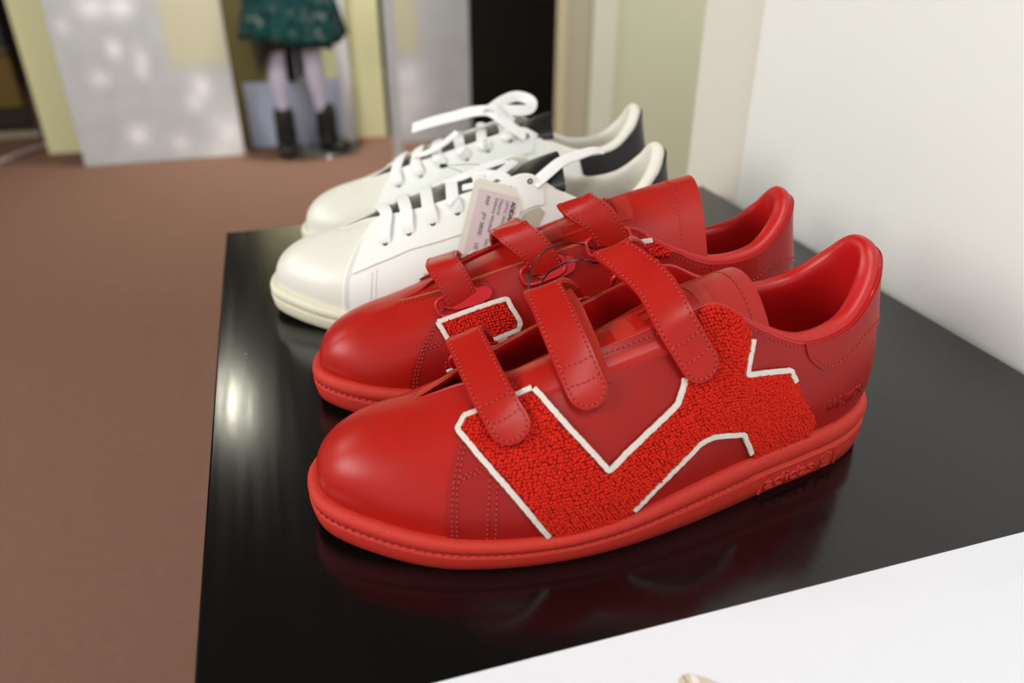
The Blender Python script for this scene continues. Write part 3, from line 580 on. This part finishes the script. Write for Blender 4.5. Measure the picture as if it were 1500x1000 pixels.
# ---------------------------------------------------------------- room
def carpet():
    m=mat('brown_carpet',rgb(150,114,96),.95,.9,900,.1,dist=.004,vary=.10,vscale=40)
    return m
def struct(o): o['kind']='structure'; return o
CAR=carpet()
fl=struct(box('floor',-4,5,-2.0,7,-.05,0,CAR))
WALL=mat('wall_paint',rgb(247,248,243),.7,.05,60); WALL2=mat('wall_paint_warm',rgb(234,232,220),.7); OL=mat('olive_wall',rgb(200,202,172),.75); PALE=mat('pale_wall',rgb(212,212,192),.75); BEI=mat('beige_wall',rgb(176,170,144),.75); CREAM=mat('cream_wall',rgb(240,236,186),.75)
struct(box('wall_right',.440,.60,-2.0,.66,0,2.7,WALL)); struct(box('trim_1',.452,.60,.66,.785,0,2.7,WALL2))
struct(box('wall_back',-.19,.60,4.50,4.60,0,2.7,CREAM,bev=0))
struct(box('trim_2',1.205,1.32,3.21,3.24,0,2.7,BEI)); struct(box('trim_3',1.32,1.43,3.20,3.23,0,2.7,PALE)); struct(box('trim_4',1.43,2.30,3.22,3.25,0,2.7,OL)); struct(box('trim_5',1.168,1.205,3.20,3.23,0,2.7,mat('cream_trim',rgb(196,186,150),.75)))
struct(box('wall_left',-4.0,-3.9,-2,7,0,2.7,WALL)); struct(box('wall_front',-3.9,5,6.9,7,0,2.7,mat('far_wall_dark',rgb(60,52,44),.8)))
CEIL=mat('ceiling_paint',rgb(120,120,116),.9)
struct(box('ceiling',-4,5,-2.0,7,2.70,2.75,CEIL))
def cloudy():
    m=bpy.data.materials.new('mottled_grey'); m.use_nodes=True; N=m.node_tree.nodes; L=m.node_tree.links; b=N['Principled BSDF']; b.inputs['Roughness'].default_value=.35
    tc=N.new('ShaderNodeTexCoord')
    def ramp(src,a,c0,d,c1):
        r=N.new('ShaderNodeValToRGB'); r.color_ramp.elements[0].position=a; r.color_ramp.elements[0].color=c0; r.color_ramp.elements[1].position=d; r.color_ramp.elements[1].color=c1; L.new(src,r.inputs[0]); return r
    v=N.new('ShaderNodeTexVoronoi'); v.inputs['Scale'].default_value=8.5; v.inputs['Randomness'].default_value=1; L.new(tc.outputs['Object'],v.inputs[0]); r1=ramp(v.outputs['Distance'],.0,(1,1,1,1),.34,(0,0,0,1))
    n=N.new('ShaderNodeTexNoise'); n.inputs['Scale'].default_value=3.4; n.inputs['Detail'].default_value=3; L.new(tc.outputs['Object'],n.inputs[0]); r2=ramp(n.outputs['Fac'],.50,(0,0,0,1),.62,(1,1,1,1))
    mu=N.new('ShaderNodeMath'); mu.operation='MULTIPLY'; L.new(r1.outputs[0],mu.inputs[0]); L.new(r2.outputs[0],mu.inputs[1])
    return m,N,L,b,tc,mu
def grey_mottle(name,beige,whites,W_,H_):
    """board colouring: grey ground, a beige block and soft white blots at fixed places (metres from its lower left corner)"""
    m=bpy.data.materials.new(name); m.use_nodes=True; N=m.node_tree.nodes; L=m.node_tree.links; b=N['Principled BSDF']; b.inputs['Roughness'].default_value=.4
    tc=N.new('ShaderNodeTexCoord'); sx=N.new('ShaderNodeSeparateXYZ'); L.new(tc.outputs['Object'],sx.inputs[0])
    n=N.new('ShaderNodeTexNoise'); n.inputs['Scale'].default_value=9; L.new(tc.outputs['Object'],n.inputs[0])
    cur=None
    def mix(fac,a,c):
        x=N.new('ShaderNodeMix'); x.data_type='RGBA'; L.new(fac,x.inputs[0])
        if isinstance(a,tuple): x.inputs[6].default_value=a
        else: L.new(a,x.inputs[6])
        x.inputs[7].default_value=c; return x.outputs[2]
    cur=mix(n.outputs['Fac'],rgb(180,182,184),rgb(206,208,210))
    def M(op,a,bb=None,cl=False):
        x=N.new('ShaderNodeMath'); x.operation=op; x.use_clamp=cl
        for i,q in enumerate((a,bb)):
            if q is None: continue
            if isinstance(q,(int,float)): x.inputs[i].default_value=q
            else: L.new(q,x.inputs[i])
        return x.outputs[0]
    x,z=sx.outputs[0],sx.outputs[2]
    x0,x1,z0,z1=beige
    f=M('MULTIPLY',M('MULTIPLY',M('DIVIDE',M('SUBTRACT',x,x0),.05),1.0,True),M('MULTIPLY',M('DIVIDE',M('SUBTRACT',z,z0),.08),1.,True))
    f2=M('MULTIPLY',f,M('MULTIPLY',M('DIVIDE',M('SUBTRACT',x1,x),.05),1.,True)); cur=mix(f2,cur,rgb(206,202,172))
    for wx,wz,rx,rz,st in whites:
        d=M('ADD',M('POWER',M('DIVIDE',M('SUBTRACT',x,wx),rx),2.),M('POWER',M('DIVIDE',M('SUBTRACT',z,wz),rz),2.)); g=M('MULTIPLY',M('EXPONENT',M('MULTIPLY',d,-1.)),M('ADD',st*.55,M('MULTIPLY',n.outputs['Fac'],st*.9)),True); cur=mix(g,cur,rgb(250,250,250))
    L.new(cur,b.inputs['Base Color']); return m
def board(name,x0,x1,y,h,m,label,lean=0.,th=.02):
    o=box(name,0,x1-x0,0,th,0,h,m,bev=.002); o.location=(x0,y,.002); tag(o,label,'board'); return o
g1=board('display_board',-.968,-.192,4.30,1.9,grey_mottle('mottled_board',(.47,.80,.42,2),[(.20,.74,.06,.05,.9),(.33,.74,.06,.05,1.),(.06,.66,.03,.04,.5),(.26,.55,.035,.045,.8),(.37,.50,.035,.05,.8),(.36,.44,.03,.035,.5),(.17,.42,.045,.04,.6),(.28,.14,.05,.05,1.),(.47,.08,.05,.05,.6),(.62,.35,.05,.06,.8),(.58,.28,.04,.05,.7),(.72,.12,.10,.12,.8),(.66,.03,.12,.06,.5)],.776,1.9),'tall grey mottled board on the carpet left of the mannequin')
g2=board('display_board',.600,1.055,4.30,1.9,grey_mottle('mottled_board_b',(.02,.20,.44,2),[(.10,.36,.10,.07,.7),(.12,.22,.10,.08,.6),(.05,.12,.08,.08,.5)],.455,1.9),'grey mottled board between the thin post and the black glass panel')
bd=empty('glass_panel',(1.32,4.34,0)); tag(bd,'tall black glass panel with green edges beside the grey board','panel')
def kid2(par,p,name,*a,**k): o=box(name,*a,**k); o.parent=par; o.location=tuple(-c for c in p); return o
BG=mat('black_glass',rgb(14,13,12),.25); GE=mat('green_glass_edge',rgb(30,62,50),.3)
kid2(bd,(1.32,4.34,0),'panel_face',1.066,1.585,4.32,4.345,.002,2.1,BG); kid2(bd,(1.32,4.34,0),'glass_edge',1.056,1.066,4.318,4.347,.002,2.1,GE); kid2(bd,(1.32,4.34,0),'glass_edge',1.585,1.618,4.318,4.347,.002,2.1,GE)
cm=mat('cream_board',rgb(236,234,184),.7)
bx=empty('cream_column',(-1.1,4.6,0)); tag(bx,'pale yellow square column at the left behind the grey board','column'); p=(-1.1,4.6,0)
kid2(bx,p,'front_face',-1.195,-1.04,4.62,4.66,.002,2.2,cm); kid2(bx,p,'side_face',-1.04,-.93,4.66,4.90,.002,2.2,mat('cream_board_shaded',rgb(216,212,150),.7));  # side face is the same cream, its shade painted in as a darker colour
po=empty('post',(.57,3.9,0)); tag(po,'slim pale grey post standing on the carpet right of the mannequin','post'); p=(.57,3.9,0)
GP=mat('grey_metal',rgb(200,204,208),.35,metal=.2)
kid2(po,p,'upright',.550,.590,3.88,3.93,.004,2.2,GP,bev=.003); kid2(po,p,'foot',.540,.602,3.86,3.95,.001,.012,mat('clear_foot',rgb(186,184,160),.3),bev=.002)
# far left: dark alcove with green glass, yellow box, white skirting and cable
sh=empty('shelf_unit',(-1.75,5.2,0)); tag(sh,'dark shelf unit with green and mustard panels at the far left','shelf'); p=(-1.75,5.2,0)
kid2(sh,p,'upper_panel',-2.4,-1.41,5.20,5.24,.47,2.0,mat('dark_green',rgb(14,36,30),.4)); kid2(sh,p,'middle_panel',-2.4,-1.405,5.18,5.24,.15,.46,mat('mustard',rgb(112,88,20),.6)); kid2(sh,p,'ledge',-2.4,-1.40,5.12,5.26,.46,.475,mat('ledge_grey',rgb(120,112,90),.6)); kid2(sh,p,'lower_panel',-2.4,-1.40,5.20,5.24,.035,.15,mat('dark_brown',rgb(48,32,22),.7)); kid2(sh,p,'skirting_strip',-2.4,-1.33,5.06,5.10,.001,.035,mat('pale_strip',rgb(160,150,130),.6))
cb=tube('floor_cable',[(0,0,.006),(.10,.12,.006),(.17,.28,.007),(.26,.42,.006),(.34,.45,.006)],.012,mat('pale_cable',rgb(196,176,172),.5)); cb.location=(-1.50,4.36,.007); tag(cb,'pale cable lying on the carpet at the far left','cable')
# ---- mannequin legs (one continuous surface), skirt, boots, glass base
def skin(name,chains,m,parent,sub=2):
    bm=bmesh.new(); vs=[];rad=[];ed=[]
    for ch in chains:
        prev=None
        for q in ch:
            if isinstance(q,int): prev=q; continue
            vs.append(q[:3]); rad.append(q[3:]); i=len(vs)-1
            if prev is not None: ed.append((prev,i))
            prev=i
    me=bpy.data.meshes.new(name); me.from_pydata(vs,ed,[]); o=link(bpy.data.objects.new(name,me),parent); me.materials.append(m)
    o.modifiers.new('skin','SKIN'); s=o.modifiers.new('sub','SUBSURF'); s.levels=sub; s.render_levels=sub
    for i,v in enumerate(me.skin_vertices[0].data): v.radius=(rad[i][0],rad[i][-1]); v.use_root=(i==0)
    dg=bpy.context.evaluated_depsgraph_get(); m2=bpy.data.meshes.new_from_object(o.evaluated_get(dg)); o.modifiers.clear(); o.data=m2
    m2.polygons.foreach_set('use_smooth',[True]*len(m2.polygons)); m2.name=name; bpy.data.meshes.remove(me); return o
MN=empty('mannequin',(.12,4.24,0)); tag(MN,'mannequin in green speckled skirt and black ankle boots on a round glass base','mannequin'); mo=(.12,4.24,0)
LEG=mat('lilac_stocking',rgb(204,202,222),.5); BOOT=mat('black_boot',rgb(20,22,20),.4)
a=skin('body',[[(0,0,1.00,.13,.10),(0,0,.92,.12,.09),(-.055,0,.80,.078),(-.075,-.005,.62,.062),(-.088,-.01,.50,.050),(-.090,-.005,.38,.052),(-.085,.005,.26,.038),(-.082,.005,.14,.030),(-.086,.0,.05,.034)],
   [1,(.065,0,.80,.078),(.085,-.005,.62,.062),(.088,-.01,.50,.050),(.095,-.005,.38,.052),(.112,.005,.26,.038),(.122,.005,.14,.030),(.130,.0,.05,.034)],
   [0,(0,0,1.15,.12,.09),(0,0,1.32,.15,.10),(0,0,1.46,.06),(0,0,1.54,.05),(0,-.01,1.66,.085,.10),(0,-.01,1.74,.05)]],LEG,MN)
def bootx(cx,toe,rz,h):
    b=skin('boot',[[(0,.0,.275,.056),(0,.0,.18,.056),(0,.004,.09,.060),(0,-.01,.050,.060,.056),(.0,-.08,.045,.056,.046),(.0,-.150,.038,.048,.036)]],BOOT,MN); b.location=(cx,.015,0); b.rotation_euler=(0,0,rz)
    hl=box('heel_block',-.03,.03,.0,.05,0,.03,BOOT,b,bev=.004); return b
bootx(-.190+.105,0,math.radians(-3),0); bootx(.130,0,math.radians(38),0)
def skirt():
    m=mat('green_tweed',rgb(24,88,78),.9,.8,120,.2,dist=.01); N=m.node_tree.nodes; L=m.node_tree.links; b=N['Principled BSDF']
    tc=N.new('ShaderNodeTexCoord'); n=N.new('ShaderNodeTexNoise'); n.inputs['Scale'].default_value=24; n.inputs['Detail'].default_value=3; L.new(tc.outputs['Object'],n.inputs[0])
    r=N.new('ShaderNodeValToRGB'); e=r.color_ramp.elements; e[0].position=.36; e[0].color=rgb(10,38,40); e[1].position=.68; e[1].color=rgb(104,120,112)
    k=r.color_ramp.elements.new(.48); k.color=rgb(14,70,66); k=r.color_ramp.elements.new(.56); k.color=rgb(36,58,58); L.new(n.outputs['Fac'],r.inputs[0]); L.new(r.outputs[0],b.inputs['Base Color'])
    V=[];nr=14;ns=72
    for j in range(nr):
        t=j/(nr-1); z=1.02-.44*t
        for i in range(ns):
            a=i*2*math.pi/ns; f=1+.05*t*math.sin(a*7)+.03*t*math.sin(a*3+1); rx=(.16+.095*t)*f; ry=(.12+.07*t)*f; V.append((rx*math.cos(a)+.012,ry*math.sin(a),z+.02*math.sin(a*2+.5)*t))
    o=mk('skirt',V,[(j*ns+i,j*ns+(i+1)%ns,(j+1)*ns+(i+1)%ns,(j+1)*ns+i) for j in range(nr-1) for i in range(ns)],m,MN); sm=o.modifiers.new('s','SOLIDIFY'); sm.thickness=.006
    # black lining hem that drops in uneven points
    V=[]
    for j in range(8):
        t=j/7
        for i in range(ns):
            a=i*2*math.pi/ns; dr=.055+.20*max(0,math.cos(a-math.radians(98)))**4+.13*max(0,math.cos(a-math.radians(190)))**8+.03*max(0,math.cos(a))**6; f=1-.10*t
            V.append((.205*f*math.cos(a)+.012,.165*f*math.sin(a),.60-dr*t))
    o=mk('underskirt',V,[(j*ns+i,j*ns+(i+1)%ns,(j+1)*ns+(i+1)%ns,(j+1)*ns+i) for j in range(7) for i in range(ns)],mat('black_satin',rgb(10,12,14),.4),MN); sm=o.modifiers.new('s','SOLIDIFY'); sm.thickness=.003
skirt()
gbm=mat('glass_base',rgb(150,146,130),.12,trans=.55)
def cyl(name,r,z0,z1,m,parent,loc=(0,0,0),n=48):
    V=[(r*k*math.cos(i*2*math.pi/n),r*k*math.sin(i*2*math.pi/n),z) for k,z in ((.985,z0),(1,z0+.002),(1,z1-.002),(.985,z1)) for i in range(n)]
    F=[(j*n+i,j*n+(i+1)%n,(j+1)*n+(i+1)%n,(j+1)*n+i) for j in range(3) for i in range(n)]+[tuple(range(n))[::-1],tuple(range(3*n,4*n))]
    o=mk(name,V,F,m,parent,angle=40); o.location=loc; return o
cyl('base_plate',.155,.001,.012,gbm,MN,(.125,.02,0)); tube('support_rod',[(.01,.06,.012),(.01,.06,.45),(.01,.03,.85)],.006,GP,MN,smooth=False)
# pale blue board leaning behind the mannequin
bb=board('backing_board',-.15,.40,4.44,.34,mat('blue_grey_board',rgb(196,206,232),.5),'pale blue board low behind the mannequin legs')
bb2=box('white_strip_board',0,.07,0,.02,0,1.9,mat('white_strip',rgb(244,246,248),.6),bev=.002); bb2.location=(.40-.06,4.40,.002); tag(bb2,'narrow white upright board against the cream wall','board')
bw=box('brown_board',0,.20,0,.02,0,1.9,mat('brown_board',rgb(128,116,66),.7),bev=.002); bw.location=(-.21,4.47,.002); tag(bw,'olive brown upright board between grey board and mannequin','board')
